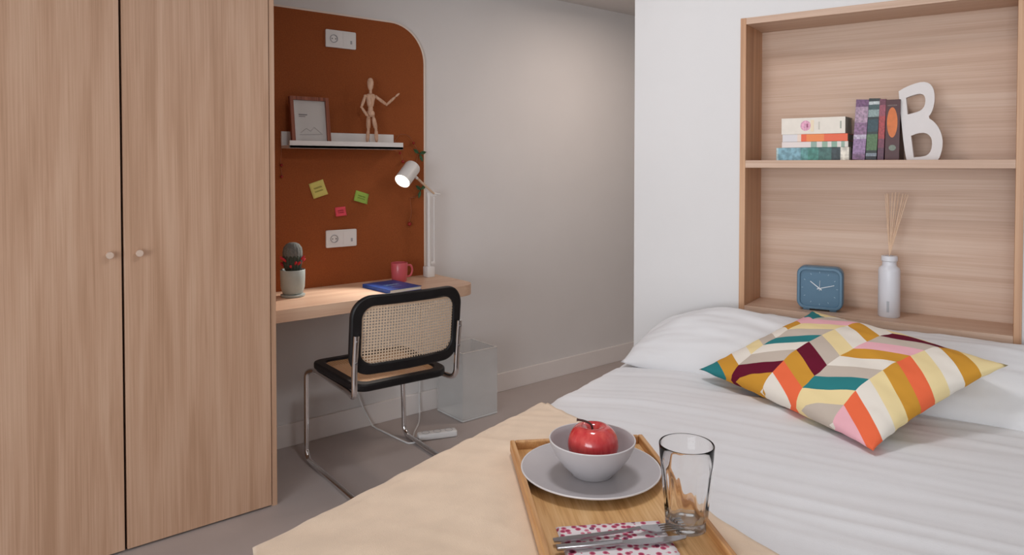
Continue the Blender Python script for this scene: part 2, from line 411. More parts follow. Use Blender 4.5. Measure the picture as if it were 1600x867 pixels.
# ---------------------------------------------------------------- wardrobe
def wardrobe():
    y0 = 2.80
    t = thing('wardrobe', (.51, y0, 0), 'tall light oak wardrobe with two plain doors left of the desk', 'wardrobe')
    MB().box((.528, .004, 0), (.549, YB-y0, 2.43), .001).build('side_panel', M['oak_v'], t, smooth=False)
    MB().box((-.575, .004, 0), (-.556, YB-y0, 2.43), .001).build('side_panel', M['oak_v'], t, smooth=False)
    MB().box((-.556, .024, .0), (.528, YB-y0, 2.42)).build('carcass', M['gap'], t, smooth=False)
    for nm, x0, x1, kx in (('door', -.553, -.0045, -.044), ('door', .0035, .5245, .0495)):
        d = MB().box((x0, 0, .008), (x1, .02, 2.42), .0012).build(nm, M['oak_v'], t, smooth=False)
        k = MB().lathe([(0, 0), (.0055, 0), (.0055, .012), (.012, .015), (.0128, .022), (.0115, .026), (0, .027)], 24,
                       mtx=Matrix.Translation((kx, 0, 1.067)) @ Matrix.Rotation(R(90), 4, 'X'))
        k.build('knob', M['knob'], d)
wardrobe()

# ---------------------------------------------------------------- pinboard, desk
PB = YB-.012
out = rrect(2.103-1.062, 2.141-.764, 0, 14, (2.103+1.062)/2, (2.141+.764)/2, radii=(.205, .001, .001, .001))
t = thing('pinboard', (0, 0, 0), 'large brown cork board with rounded top corner above the desk', 'pinboard')
MB().prism(out, PB, YB-.001, lambda a, b, c: (a, c, b)).build('board', M['pinboard'], t, smooth=False)
o2 = rrect(2.112-1.062, 2.150-.764, 0, 14, (2.112+1.062)/2, (2.150+.764)/2, radii=(.214, .001, .001, .001))
MB().ring(o2, out, lambda a, b, c: (a, c, b), PB-.001, YB-.001).build('edging', M['edge'], t, smooth=False)

DZ = .768
dk = rrect(2.165-1.062, PB-2.915, 0, 10, (2.165+1.062)/2, (PB+2.915)/2, radii=(.001, .001, .001, .11))
t = thing('desk', (1.6, 3.1, 0), 'light oak wall mounted desktop with rounded front corner between wardrobe and lamp', 'desk')
MB().prism(dk, DZ-.054, DZ, lambda a, b, c: (a-1.6, b-3.1, c)).build('worktop', M['desk'], t, bevel=.0025, angle=35)
for x in (-.5, .4): MB().box((x, .17, .60), (x+.03, .238, DZ-.054)).build('bracket', M['white'], t, smooth=False)

# ---------------------------------------------------------------- wall sockets
def socket(x0, x1, z0, z1, label):
    cx, cz, w, h = (x0+x1)/2, (z0+z1)/2, x1-x0, z1-z0
    t = thing('wall_socket', (cx, PB, cz), label, 'socket', 0, 'white double sockets on the pinboard')
    fn = lambda a, b, c: (a, c, b)
    MB().prism(rrect(w, h, .006, 4), -.010, -.0005, fn).build('cover_plate', M['plastic'], t, bevel=.0015)
    r = [(0, -.0002), (.0165, -.0002), (.0185, .004), (.0205, .004), (.0205, -.001)]
    s = MB().lathe(r, 32, mtx=Matrix.Translation((-w*.24, -.0135, 0)) @ Matrix.Rotation(R(-90), 4, 'X') @ Matrix.Scale(-1, 4, (0, 0, 1)) if False else Matrix.Translation((-w*.24, -.010, 0)) @ Matrix.Rotation(R(90), 4, 'X'))
    s.build('socket_ring', M['grey_plastic'], t)
    for dx in (-.0095, .0095): MB().tube([(-w*.24+dx, -.0102, 0), (-w*.24+dx, -.0122, 0)], .003, 8).build('contact_hole', M['ink'], t)
    MB().box((w*.06, -.0115, -h*.38), (w*.44, -.0095, h*.38), .0006).build('module', M['plastic'], t, smooth=False)
    MB().box((w*.30, -.0122, -h*.22), (w*.36, -.0112, -h*.02)).build('switch', M['grey_plastic'], t, smooth=False)
socket(1.524, 1.690, 1.974, 2.062, 'white double socket high on the cork board above the picture frame')
socket(1.520, 1.688, .962, 1.050, 'white double socket low on the cork board just above the desk')

# ---------------------------------------------------------------- sticky notes
def note(x, z, w, h, ang, col, label, name):
    m = mat(name, col, .9, var=.02)
    t = thing('sticky_note', (x, PB, z), label, 'sticky note', 0, 'sticky notes on the cork board')
    rot = Matrix.Rotation(R(ang), 4, 'Y')
    V = MB(); V.grid(6, 6, lambda a, b: rot @ Vector(((a-.5)*w, -.0012-.010*(1-b)**2*(.6+.5*a), (b-.5)*h)))
    V.build('paper', m, t, solid=.0006)
    ink = mat(name+'_ink', tuple(c*.45 for c in col[:3])+(1,), .9, var=.02)
    q = MB()
    for k, (zz, amp) in enumerate(((.10, .06), (-.12, .05))):
        P = []
        for i in range(22):
            a = -.27+.54*i/21; bb = zz+amp*math.sin(i*1.7+k*2)
            P.append(rot @ Vector((a*w, -.0026-.010*(.5-bb)**2*(1.1+.5*a), bb*h)))
        q.tube(P, .0009, 5)
    q.build('scribble', ink, t)
note(1.482, 1.260, .078, .078, -17, lin(216, 206, 118), 'yellow sticky note, largest of the three on the cork board', 'yellow_note')
note(1.719, 1.212, .078, .055, 17, lin(158, 190, 88), 'green sticky note right of the yellow one, below the wall shelf', 'green_note')
note(1.602, 1.143, .058, .046, -4, lin(232, 84, 100), 'small pink sticky note just above the lower socket', 'pink_note')

# ---------------------------------------------------------------- picture ledge with its things
LX0, LX1, LY, LZ = 1.294, 1.908, 3.238, 1.461
t = thing('picture_ledge', ((LX0+LX1)/2, PB, LZ), 'white narrow picture ledge screwed to the cork board', 'shelf')
w2 = (LX1-LX0)/2
MB().box((-w2, LY-PB, 0), (w2, 0, .014), .0012).build('ledge_board', M['white'], t, smooth=False)
MB().box((-w2, LY-PB, .0), (w2, LY-PB+.010, .036), .0012).build('front_lip', M['white'], t, smooth=False)
MB().box((-w2, -.010, .0), (w2, -.0002, .082), .0012).build('back_lip', M['white'], t, smooth=False)
LT = LZ+.0142

t = thing('framed_print', (1.4135, 3.262, LT), 'small brown framed print leaning at the left end of the white ledge', 'picture frame')
t.rotation_euler = (R(-8), 0, 0)
fw, fh = .197, .238
fn = lambda a, b, c: (a, c, b)
outl, inl = rrect(fw, fh, .0015, 2, 0, fh/2), rrect(fw-.034, fh-.034, .0008, 2, 0, fh/2)
M['brown_frame'] = wood('brown_frame_wood', lin(112, 58, 40), lin(140, 78, 56), lin(166, 98, 72), 2, cross=80)
MB().ring(outl, inl, fn, -.009, .011).build('frame_moulding', M['brown_frame'], t, smooth=False)
MB().box((-fw/2+.014, .004, .014), (fw/2-.014, .009, fh-.014)).build('print_paper', mat('print_paper', lin(226, 224, 222), .8, var=.01), t, smooth=False)
pr = MB()
pr.box((-.055, .0030, .148), (-.012, .0041, .153)).box((-.055, .0030, .140), (-.022, .0041, .1435))
pr.tube([(-.05, .0034, .062), (-.02, .0034, .084), (.0, .0034, .07), (.02, .0034, .09), (.055, .0034, .060)], .0009, 5)
pr.tube([(-.055, .0034, .052), (.06, .0034, .056)], .0009, 5)
pr.build('printed_lines', M['ink'], t, smooth=False)
MB().box((-fw/2+.016, -.001, .016), (fw/2-.016, .0005, fh-.016)).build('glazing', M['frame_glass'], t, smooth=False)

def mannequin():
    t = thing('artist_mannequin', (1.742, 3.285, LT), 'jointed wooden artist mannequin pointing to the right on the white ledge', 'mannequin')
    m = M['mannequin']
    V = lambda x, z, y=0: Vector((x, y, z))
    def limb(b, A, B, r0, rm, r1):
        A, B = Vector(A), Vector(B); pts, rad = [], []
        for k in range(9):
            s_ = k/8; pts.append(A.lerp(B, s_)); base = r0+(r1-r0)*s_
            rad.append((base+(rm-base)*math.sin(math.pi*s_)**.8)*(.55 if k in (0, 8) else 1))
        return b.tube(pts, rad, 12)
    def ball(b, c, r): 
        return b.lathe([(0, -r)]+[(r*math.cos(R(a)), r*math.sin(R(a))) for a in range(-70, 71, 20)]+[(0, r)], 14, c)
    MB().lathe([(0, 0), (.040, 0), (.041, .004), (.038, .010), (0, .010)], 36).build('base', m, t)
    MB().tube([(0, .014, .008), (0, .014, .165)], .002, 8).build('support_rod', M['steel'], t)
    b = MB().lathe([(0, -.033), (.008, -.031), (.0135, -.020), (.0165, -.002), (.0165, .012), (.012, .025), (.005, .031), (0, .032)], 20, (0, 0, .322)); b.build('head', m, t)
    limb(MB(), (0, 0, .270), (0, 0, .296), .007, .0075, .007).build('neck', m, t)
    MB().lathe([(0, .202), (.012, .203), (.017, .212), (.021, .235), (.0265, .257), (.022, .268), (.008, .274), (0, .275)], 20).build('chest', m, t)
    MB().lathe([(0, .182), (.012, .184), (.0145, .193), (.012, .203), (0, .205)], 18).build('waist', m, t)
    MB().lathe([(0, .152), (.014, .153), (.022, .163), (.0215, .176), (.015, .185), (0, .186)], 20).build('pelvis', m, t)
    arms = (((-.031, -.002, .258), (-.058, -.012, .200), (-.028, -.024, .152), (-.016, -.026, .143)),
            ((.031, -.002, .258), (.086, -.014, .219), (.135, -.020, .263), (.158, -.022, .283)))
    for Sh, El, Wr, Ha in arms:
        b = ball(MB(), Sh, .0085); limb(b, Sh, El, .0075, .0085, .006); ball(b, El, .0065); limb(b, El, Wr, .0062, .0072, .0045)
        limb(b, Wr, Ha, .0045, .0058, .002); b.build('arm', m, t)
    for Hi, Kn, An, To in (((-.012, 0, .155), (-.015, -.004, .086), (-.018, .004, .022), (-.022, -.022, .014)),
                           ((.014, 0, .155), (.028, -.006, .088), (.036, .002, .022), (.042, -.024, .014))):
        b = ball(MB(), Hi, .009); limb(b, Hi, Kn, .0088, .0112, .0075); ball(b, Kn, .0078); limb(b, Kn, An, .0074, .0096, .005)
        ball(b, An, .0055); limb(b, An+Vector((0, .006, -.006)) if isinstance(An, Vector) else Vector(An)+Vector((0, .006, -.006)), To, .006, .007, .004)
        b.build('leg', m, t)
mannequin()

# garland on wire hanging from the ledge and the pinboard
t = thing('garland', (1.96, PB, 1.50), 'thin wire garland with leaves and red beads hanging beside the ledge', 'garland')
def gl(P): return [(x-1.96, -.008, z-1.50) for x, z in P]
MB().tube(bez(gl([(1.915, 1.505), (1.95, 1.545), (2.005, 1.535), (2.04, 1.49), (2.062, 1.443), (2.05, 1.38), (2.075, 1.30), (2.074, 1.241), (2.04, 1.205), (2.012, 1.197), (2.018, 1.12), (2.003, 1.065)]), 8), .0016, 6).build('wire', M['wire'], t)
MB().tube(bez(gl([(1.92, 1.455), (1.955, 1.44), (1.963, 1.40)]), 8), .0016, 6).build('wire', M['wire'], t)
def leaf(x, z, a, l=.045, w=.02):
    d = Vector((math.cos(a), 0, math.sin(a))); p = Vector((-d.z, 0, d.x)); o = Vector((x-1.96, -.012, z-1.50))
    b = MB(); b.grid(8, 4, lambda s_, q: o+d*l*s_+p*w*(q-.5)*math.sin(math.pi*min(.98, max(.04, s_)))+Vector((0, -.006*abs(q-.5)*2-.004*s_, 0)))
    b.build('leaf', M['leaf'], t, solid=.0008)
for x, z, a in ((2.062, 1.443, .2), (2.062, 1.443, 2.6), (2.066, 1.44, -1.2), (2.074, 1.241, 2.5), (2.07, 1.245, .6), (2.07, 1.24, -1.9)): leaf(x, z, a)
for x, z, r in ((2.003, 1.058, .011), (1.963, 1.398, .009), (1.945, 1.445, .007), (2.03, 1.50, .007)):
    MB().lathe([(0, -r)]+[(r*math.cos(R(a)), r*math.sin(R(a))) for a in range(-70, 71, 20)]+[(0, r)], 12, (x-1.96, -.013, z-1.50)).build('bead', M['red'], t)
t = thing('bead_string', (1.29, PB, 1.52), 'thin string with a red bead hanging at the left end of the ledge', 'garland')
MB().tube(bez([(0, -.006, -.0), (.004, -.006, -.08), (.0, -.006, -.13), (.006, -.006, -.19)], 8), .0012, 6).build('string', M['wire'], t)
for z in (-.14, -.195): MB().lathe([(0, -.008), (.006, -.005), (.008, 0), (.006, .005), (0, .008)], 12, (.004, -.009, z)).build('bead', M['red'], t)

# ---------------------------------------------------------------- things on the desk
def lamp():
    t = thing('desk_lamp', (2.088, 3.275, DZ), 'white jointed desk lamp clamped at the right end of the desk, switched on', 'lamp')
    MB().box((-.024, -.024, 0), (.024, .024, .058), .004).build('base_block', M['white'], t, bevel=0)
    b = MB(); b.tube([(0, 0, .055), (0, 0, .455)], .0095, 14); b.build('post', M['white'], t)
    b = MB(); b.tube([(.034, 0, .075), (.034, 0, .455)], .0035, 10); b.build('tension_rod', M['white'], t)
    MB().box((-.010, -.004, .068), (.038, .004, .082), .001).build('joint', M['white'], t)
    MB().box((-.012, -.006, .440), (.046, .006, .462), .002).build('joint', M['white'], t)
    J = Vector((.030, -.004, .455)); K = Vector((-.085, -.022, .540))
    MB().tube([J, K], .006, 12).build('arm', mat('lamp_arm', lin(214, 186, 160), .4, var=.02), t)
    MB().tube([J+Vector((.045, 0, -.004)), J], .004, 10).build('arm_tail', M['white'], t)
    ax = Vector((-.100, -.045, -.085)).normalized()
    c = Vector((-.148, -.030, .568))
    rot = ax.to_track_quat('Z', 'Y').to_matrix().to_4x4()
    mt = Matrix.Translation(c) @ rot
    h = MB().lathe([(0, -.066), (.030, -.065), (.041, -.058), (.0435, -.050), (.0435, .066), (.0415, .066), (.0405, -.045), (0, -.05)], 36, mtx=mt).build('lamp_head', M['white'], t)
    em = bpy.data.materials.new('lit_bulb'); em.use_nodes = True; nt = em.node_tree
    pb = nt.nodes['Principled BSDF']; pb.inputs['Emission Color'].default_value = (1, .88, .70, 1); pb.inputs['Emission Strength'].default_value = 6
    nzt = nt.nodes.new('ShaderNodeTexNoise'); nzt.inputs['Scale'].default_value = 3
    MB().lathe([(0, -.03), (.014, -.03), (.016, .0), (.030, .022), (.0335, .040), (.025, .052), (0, .057)], 28, mtx=mt).build('bulb', em, t)
    MB().tube([K+Vector((0, 0, .0)), c+ax*-.01+Vector((.012, .012, .0))], .008, 10).build('head_joint', M['white'], t)
    l = bpy.data.lights.new('lamp_light', 'SPOT'); l.energy = 26; l.color = (1, .92, .84); l.shadow_soft_size = .03; l.spot_size = R(62); l.spot_blend = .6
    lo = bpy.data.objects.new('lamp_light', l); lo.parent = t; lo.location = c+ax*.075; lo.rotation_euler = (-ax).to_track_quat('Z', 'Y').to_euler(); COL.objects.link(lo)
lamp()

t = thing('mug', (1.885, 3.245, DZ), 'pink mug standing on the desk against the cork board', 'mug')
MB().lathe([(0, .001), (.034, .001), (.036, 0), (.039, .004), (.043, .05), (.0435, .098), (.0425, .0995), (.0405, .098), (.040, .05), (.036, .01), (0, .009)], 40).build('body', M['mug'], t)
MB().tube(bez([(.040, -.008, .082), (.062, -.012, .080), (.070, -.014, .055), (.060, -.012, .028), (.0395, -.008, .022)], 8), .0055, 10).build('handle', M['mug'], t)

def cactus():
    t = thing('potted_cactus', (1.285, 3.19, DZ), 'round grey crowned cactus with red blossoms in a pale glazed pot', 'potted plant')
    MB().lathe([(0, 0), (.050, 0), (.055, .003), (.056, .010), (.050, .012), (0, .011)], 40).build('saucer', M['pot'], t)
    MB().lathe([(0, .012), (.040, .012), (.046, .018), (.054, .045), (.056, .085), (.0565, .124), (.055, .126), (.0525, .124), (.051, .108), (0, .108)], 40).build('pot', M['pot'], t)
    MB().lathe([(0, .112), (.03, .1115), (.0505, .109)], 24).build('soil', M['soil'], t)
    rib = lambda a, z: 1+.09*abs(math.sin(a*8))
    MB().lathe([(0, .10), (.022, .105), (.036, .135), (.041, .165), (.042, .19), (.038, .21)], 96, rib=rib).build('cactus_body', M['cactus'], t)
    MB().lathe([(.0425, .186), (.044, .205), (.041, .226), (.030, .243), (.015, .251), (0, .253)], 64, rib=lambda a, z: 1+.05*abs(math.sin(a*8))).build('crown', M['felt'], t)
    rnd = random.Random(3)
    for k in range(14):
        a = 2*math.pi*k/14+rnd.uniform(-.15, .15); r0, z0 = .036, .135+rnd.uniform(0, .035)
        d = Vector((math.cos(a), math.sin(a), .75+rnd.uniform(-.3, .5))).normalized(); o = Vector((r0*math.cos(a), r0*math.sin(a), z0))
        L = rnd.uniform(.022, .038)
        MB().tube([o, o+d*L*.4, o+d*L*.75, o+d*L], [.003, .0055, .0062, .001], 7).build('blossom', M['blossom'], t)
cactus()

def bookmesh(t, w, l, h, mcover, board=.0022, over=.003):
    """lying book: spine on the -x side, width w along x, length l along y, height h; cover and pages"""
    c = MB()
    c.box((0, -l/2, 0), (w, l/2, board), .0006); c.box((0, -l/2, h-board), (w, l/2, h), .0006)
    c.box((0, -l/2, board*.5), (board, l/2, h-board*.5), .0006)
    p = MB().box((board, -l/2+over, board), (w-over, l/2-over, h-board))
    co = c.build('cover', mcover, t, smooth=False); pg = p.build('pages', M['paper'], t, smooth=False)
    return co, pg

t = thing('blue_book', (1.655, 3.075, DZ), 'blue paperback lying flat on the desk in front of the mug', 'book', R(4))
bookmesh(t, .185, .245, .018, mat('blue_cover', lin(28, 76, 158), .4, var=.25, varscale=24))
q = MB()
for k in range(9): q.box((.055+k*.009, -.012+(.004 if k % 3 else -.002), .0178), (.060+k*.009, .018-(.006 if k % 2 else 0), .0184))
q.box((.06, -.045, .0178), (.12, -.040, .0184))
q.build('cover_print', mat('pale_print', lin(150, 184, 216), .5, var=.02), t, smooth=False)

# ---------------------------------------------------------------- cane cantilever chair
def chair():
    t = thing('cane_chair', (1.568, 2.875, 0), 'chrome cantilever chair with black frame and woven cane seat and back', 'chair', R(-2.5))
    side = lambda s_: [(s_*.246, -.288, .690), (s_*.246, -.268, .545), (s_*.244, -.262, .425), (s_*.226, -.17, .425), (s_*.222, .225, .425), (s_*.25, .262, .415), (s_*.256, .250, .012), (s_*.250, -.235, .0125)]
    L = fillet(side(-1), .055, 7); Rr = fillet(side(1), .055, 7)
    rear = fillet([L[-1], Vector((-.250, -.275, .0125)), Vector((.250, -.275, .0125)), Rr[-1]], .04, 6)
    MB().tube(L+rear[1:-1]+Rr[::-1], .0124, 14).build('tube_frame', M['chrome'], t)
    for s_ in (-1, 1):
        for z in (.665, .575):
            y = -.288+(.690-z)*.12
            MB().tube([(s_*.246, y-.014, z), (s_*.246, y+.012, z)], .005, 10).build('screw', M['steel'], t)
    # seat: rounded, slightly narrower behind
    def sf(a, b, c): k = 1-.07*(.5-b/.46); return (a*k, b-.0, c+.010*(a/.235)**2*.4-.006*max(0, -b)/.23)
    so, si = rrect(.485, .475, .06, 8), rrect(.395, .385, .045, 8)
    MB().ring(so, si, sf, .437, .470).build('seat_frame', M['black_wood'], t, bevel=.008, angle=60)
    cane_panel(t, 'seat_cane', .40, .39, .045, lambda a, b: Vector(sf(a, b, .462-.006*(1-(a/.2)**2)*(1-(b/.2)**2))), M['cane_seat'])
    # back: leaning, gently curved
    def bf(a, b, c):
        z = .682+b; y = -.268-.10*(z-.52)-.002+c
        return (a, y-.030*(1-(a/.25)**2)+.012, z)
    bo, bi = rrect(.527, .335, .088, 9), rrect(.435, .243, .052, 9)
    MB().ring(dense(bo), dense(bi), bf, .000, .026).build('back_frame', M['black_wood'], t, bevel=.008, angle=60)
    cane_panel(t, 'back_cane', .44, .248, .052, lambda a, b: Vector(bf(a, b, .012)), M['cane_back'])
def dense(loop, k=4):
    out = []
    n = len(loop)
    for i in range(n):
        a, b = loop[i], loop[(i+1) % n]; m = k if math.dist(a, b) > .05 else 1
        for j in range(m): out.append((a[0]+(b[0]-a[0])*j/m, a[1]+(b[1]-a[1])*j/m))
    return out
def cane_panel(t, name, w, h, r, fn, m, nx=24, ny=20):
    """thin sheet cut to a rounded rectangle, UV in metres"""
    b = MB(); uvl = b.bm.loops.layers.uv.new('UVMap'); pos = {}
    V = []
    for i in range(nx+1):
        row = []
        for j in range(ny+1):
            a, c = (i/nx-.5)*w, (j/ny-.5)*h
            ax, cx_ = abs(a)-(w/2-r), abs(c)-(h/2-r)
            if ax > 0 and cx_ > 0:
                d = math.hypot(ax, cx_); mx = max(ax, cx_)
                f = mx/d if d else 1
                a = math.copysign(w/2-r+ax*f, a); c = math.copysign(h/2-r+cx_*f, c)
            v = b.bm.verts.new(fn(a, c)); pos[v] = (a, c); row.append(v)
        V.append(row)
    for i in range(nx):
        for j in range(ny):
            f = b.bm.faces.new((V[i][j], V[i+1][j], V[i+1][j+1], V[i][j+1]))
            for l in f.loops: l[uvl].uv = pos[l.vert]
    return b.build(name, m, t, angle=180)
chair()

# ---------------------------------------------------------------- clear waste bin, power strip
t = thing('waste_bin', (2.283, 3.19, 0), 'square frosted clear acrylic waste bin on the floor right of the chair', 'bin')
w, d, h, th = .118, .122, .372, .005
MB().box((-w, -d, .003), (w, d, .012)).build('bin_base', M['acrylic_base'], t, smooth=False)
for nm, lo, hi in (('bin_wall', (-w, -d, .012), (-w+th, d, h)), ('bin_wall', (w-th, -d, .012), (w, d, h)), ('bin_wall', (-w+th, -d, .012), (w-th, -d+th, h)), ('bin_wall', (-w+th, d-th, .012), (w-th, d, h))):
    MB().box(lo, hi).build(nm, M['acrylic'], t, smooth=False)
MB().ring(rrect(2*w, 2*d, .001, 1), rrect(2*w-2*th, 2*d-2*th, .001, 1), lambda a, b, c: (a, b, c), h, h+.0025).build('rim', M['acrylic_edge'], t, smooth=False)

t = thing('power_strip', (1.950, 2.985, 0), 'white power strip with looped cable on the floor under the desk', 'power strip', R(-20))
MB().box((-.10, -.024, .001), (.10, .024, .034), .008, 3).build('housing', M['plastic'], t)
for x in (-.06, 0, .06): MB().lathe([(0, .0), (.018, .0), (.019, .0012), (.0205, .0012), (.0205, 0)], 24, (x, 0, .0338)).build('outlet', M['grey_plastic'], t)
wl = lambda x, y, z: Matrix.Rotation(R(20), 3, 'Z') @ Vector((x-1.950, y-2.985, z))
MB().tube(bez([wl(1.858, 3.018, .014), wl(1.850, 3.05, .006), wl(1.90, 3.12, .005), wl(1.98, 3.21, .005), wl(2.05, 3.315, .006), wl(2.062, 3.335, .06), wl(2.062, 3.340, .30), wl(2.062, 3.345, .712)], 10), .0042, 8).build('cable', M['plastic'], t)
t = thing('cable', (1.72, 3.33, 0), 'thin white cable hanging from the desk down to the floor', 'cable')
MB().tube(bez([(-.05, .012, .712), (-.05, .010, .45), (-.03, .010, .2), (.035, -.002, .03), (.048, -.03, .0045), (.055, -.13, .0045), (.07, -.30, .0045), (.085, -.33, .0045), (.112, -.332, .0045), (.135, -.310, .012)], 12), .0042, 8).build('lead', M['plastic'], t, angle=180)

# ================================================================ THE BED
BV0, BV1, BU0, BU1 = -.50, 1.083, .42, E0-.012      # sides, foot and head
ZE = .713
def hash3(x, y, z=0): return noise.noise(Vector((x, y, z)))
def puff(u, v):
    e = min(v-BV0, BV1-v, u-BU0)
    s_ = max(0, min(1, e/.30)); return .026*s_*s_*(3-2*s_)
def wrinkle(u, v, k=1.0):
    w_ = u+.10*v+.04*hash3(u*1.2, v*1.1, 5)
    n1 = hash3(w_*15, v*1.5, 1.3); n2 = hash3(w_*34+3, v*2.6, 4.1); n3 = hash3(u*5, v*4, 8.8)
    amp = .55+.45*max(0, hash3(u*2.4, v*2, 11)+.4)
    return k*amp*(.0085*(1-abs(n1)*2.2)*.7+.0035*n2+.004*n3)
def bend(d, r):
    """arc length d past the start of an edge of radius r -> (sideways, drop)"""
    if d <= 0: return d, 0.0
    if d < r*math.pi/2: return r*math.sin(d/r), r*(1-math.cos(d/r))
    return r, r+(d-r*math.pi/2)
def sheet(u, v, off=0.0, wk=1.0):
    r = .055+off; base = .055
    drop = 0; uu, vv = u, v
    if v > BV1-base: x, dr = bend(v-(BV1-base), r); vv = BV1-base+x; drop += dr
    if v < BV0+base: x, dr = bend((BV0+base)-v, r); vv = BV0+base-x; drop += dr
    if u < BU0+base: x, dr = bend((BU0+base)-u, r); uu = BU0+base-x; drop = max(drop, dr)
    fall = min(1, drop/.08)
    z = ZE+puff(u, v)+wrinkle(u, v, wk)*(1-fall)+off-drop
    if fall > 0:
        rip = .012*fall*hash3(u*7, z*1.5, 3) if v > BV1-base or v < BV0+base else .012*fall*hash3(v*7, z*1.5, 3)
        if v > BV1-base: vv += rip*.5+.004*fall
        elif v < BV0+base: vv -= rip*.5
        else: uu -= rip*.5
    return Vector((uu, vv, z))

t = thing('bed', UV(0, 0, 0), 'wide double bed against the white niche wall', 'bed', PHI)
MB().box((BU0+.05, BV0+.05, .06), (BU1, BV1-.05, .40), .02).build('bed_base', M['frame_fabric'], t)
for x, y in ((BU0+.12, BV0+.14), (BU0+.12, BV1-.14), (BU1-.1, BV0+.14), (BU1-.1, BV1-.14)):
    MB().lathe([(0, 0), (.022, 0), (.028, .08), (0, .08)], 16, (x, y, 0)).build('leg', M['black_wood'], t)
MB().box((BU0+.045, BV0+.045, .40), (BU1, BV1-.045, .69), .04, 4).build('mattress', M['sheet'], t)
DU = thing('duvet', UV(0, 0, 0), 'rumpled white duvet covering the whole bed', 'duvet', PHI)
du0, du1, dv0, dv1 = BU0-.28, BU1-.02, BV0-.30, BV1+.30
b = MB(); b.grid(330, 150, lambda s_, q: sheet(du0+(du1-du0)*s_, dv0+(dv1-dv0)*q))
b.build('duvet_cover', M['sheet'], DU, angle=180, solid=.012)

# straw-yellow throw laid askew across the foot half
TH = thing('throw', UV(0, 0, 0), 'straw yellow linen throw laid askew across the foot of the bed', 'throw', PHI)
P0 = Vector((1.634, 1.056)); EV = Vector((-.533, -.846)); PV = Vector((-.846, .533))
# tray frame (needed to press the cloth flat under the tray)
TL = Vector((-.744, -.668)); TW = Vector((.669, -.743)); TC0 = Vector((1.248, .887))
TLEN, TWID = .56, .298
TZ = ZE+.026+.012+.004
def under_tray(u, v):
    d = Vector((u, v))-TC0; a, c = d.dot(TL), d.dot(TW)
    e = max(-a, a-TLEN, -c, c-TWID)
    return max(0, min(1, 1-e/.05))
def throwpt(s_, q):
    s1 = -.34+1.95*s_; t1 = .772*q
    edge = .010*hash3(s1*6, 2.2)+.004*hash3(s1*20, 5)
    f = P0+EV*s1+PV*(t1+edge*(1-q))
    p = sheet(f.x, f.y, .014, .55)
    if f.y < BV1-.06:
        fold = .006*hash3(s1*5+1, t1*3, 7)+.004*max(0, hash3((s1+t1)*7, (s1-t1)*1.2, 2))
        hem = .003*max(0, 1-min(t1, .772-t1)/.012)
        k = under_tray(f.x, f.y)
        p.z += (fold+.002+hem)*(1-k)
        p.z = p.z*(1-k)+min(p.z, TZ-.0015)*k
        if k >= .999: p.z = TZ-.0015
    return p
b = MB(); b.grid(240, 110, throwpt)
b.build('throw_cloth', M['throw'], TH, angle=180, solid=.006)

def lumpy(name, par, w, d, th, m, seed, nu=56, nv=44, pinch=.05, ear=.0, wr=.006, uv=False, p=2.6, sag=None):
    """stuffed pillow: closed shell, seam round the edge; local x = depth d, y = width w"""
    b = MB(); uvl = b.bm.loops.layers.uv.new('UVMap'); co = {}
    def P(i, j, sgn):
        x, y = 2*i/nu-1, 2*j/nv-1
        hx, hy = max(0, 1-abs(x)**p), max(0, 1-abs(y)**p)
        h = (hx*hy)**.55
        X = x*(1-pinch*(1-y*y)*abs(x)**2)+ear*x*abs(x*y)**3; Y = y*(1-pinch*(1-x*x)*abs(y)**2)+ear*y*abs(x*y)**3
        z = sgn*th/2*h
        n = wr*(hash3(x*2.2, y*2.2, seed+sgn)+.5*hash3(x*6, y*2.5, seed+2*sgn))*min(1, h*1.6)
        n += wr*.5*hash3(x*9, y*9, seed)*(1-h)
        v = Vector((X*d/2, Y*w/2, z+n))
        if sag: v = sag(v, x, y)
        return v
    T_ = [[b.bm.verts.new(P(i, j, 1)) for j in range(nv+1)] for i in range(nu+1)]
    B_ = [[T_[i][j] if i in (0, nu) or j in (0, nv) else b.bm.verts.new(P(i, j, -1)) for j in range(nv+1)] for i in range(nu+1)]
    for G, fl in ((T_, 0), (B_, 1)):
        for i in range(nu):
            for j in range(nv):
                q = [(i, j), (i+1, j), (i+1, j+1), (i, j+1)]
                if fl: q = q[::-1]
                f = b.bm.faces.new([G[a][c] for a, c in q])
                for l, (a, c) in zip(f.loops, q): l[uvl].uv = (a/nu, c/nv)
    return b.build(name, m, par, angle=180)

def pillow(u, v, z, w, d, th, tilt, rz, seed, sd, label):
    t = thing('pillow', UV(u, v, z), label, 'pillow', PHI+R(rz), 'white bed pillows')
    t.rotation_euler = (0, R(-tilt), PHI+R(rz))
    def droop(v_, x, y):
        k = max(0, y*sd-.15)**1.6; return Vector((v_.x-.075*k*(x+.6), v_.y, v_.z-.05*k*max(0, x+.4)))
    lumpy('pillowcase', t, w, d, th, M['pillow'], seed, pinch=.06, wr=.010, p=2.2, sag=droop)
    return t
pillow(2.235, .745, .80, .60, .35, .15, 27, 0, 3, 1, 'white pillow at the far left of the bed head, left of the patterned cushion')
pillow(2.24, .10, .80, .68, .36, .15, 24, 0, 9, -.3, 'white pillow on the right of the bed head behind the patterned cushion')

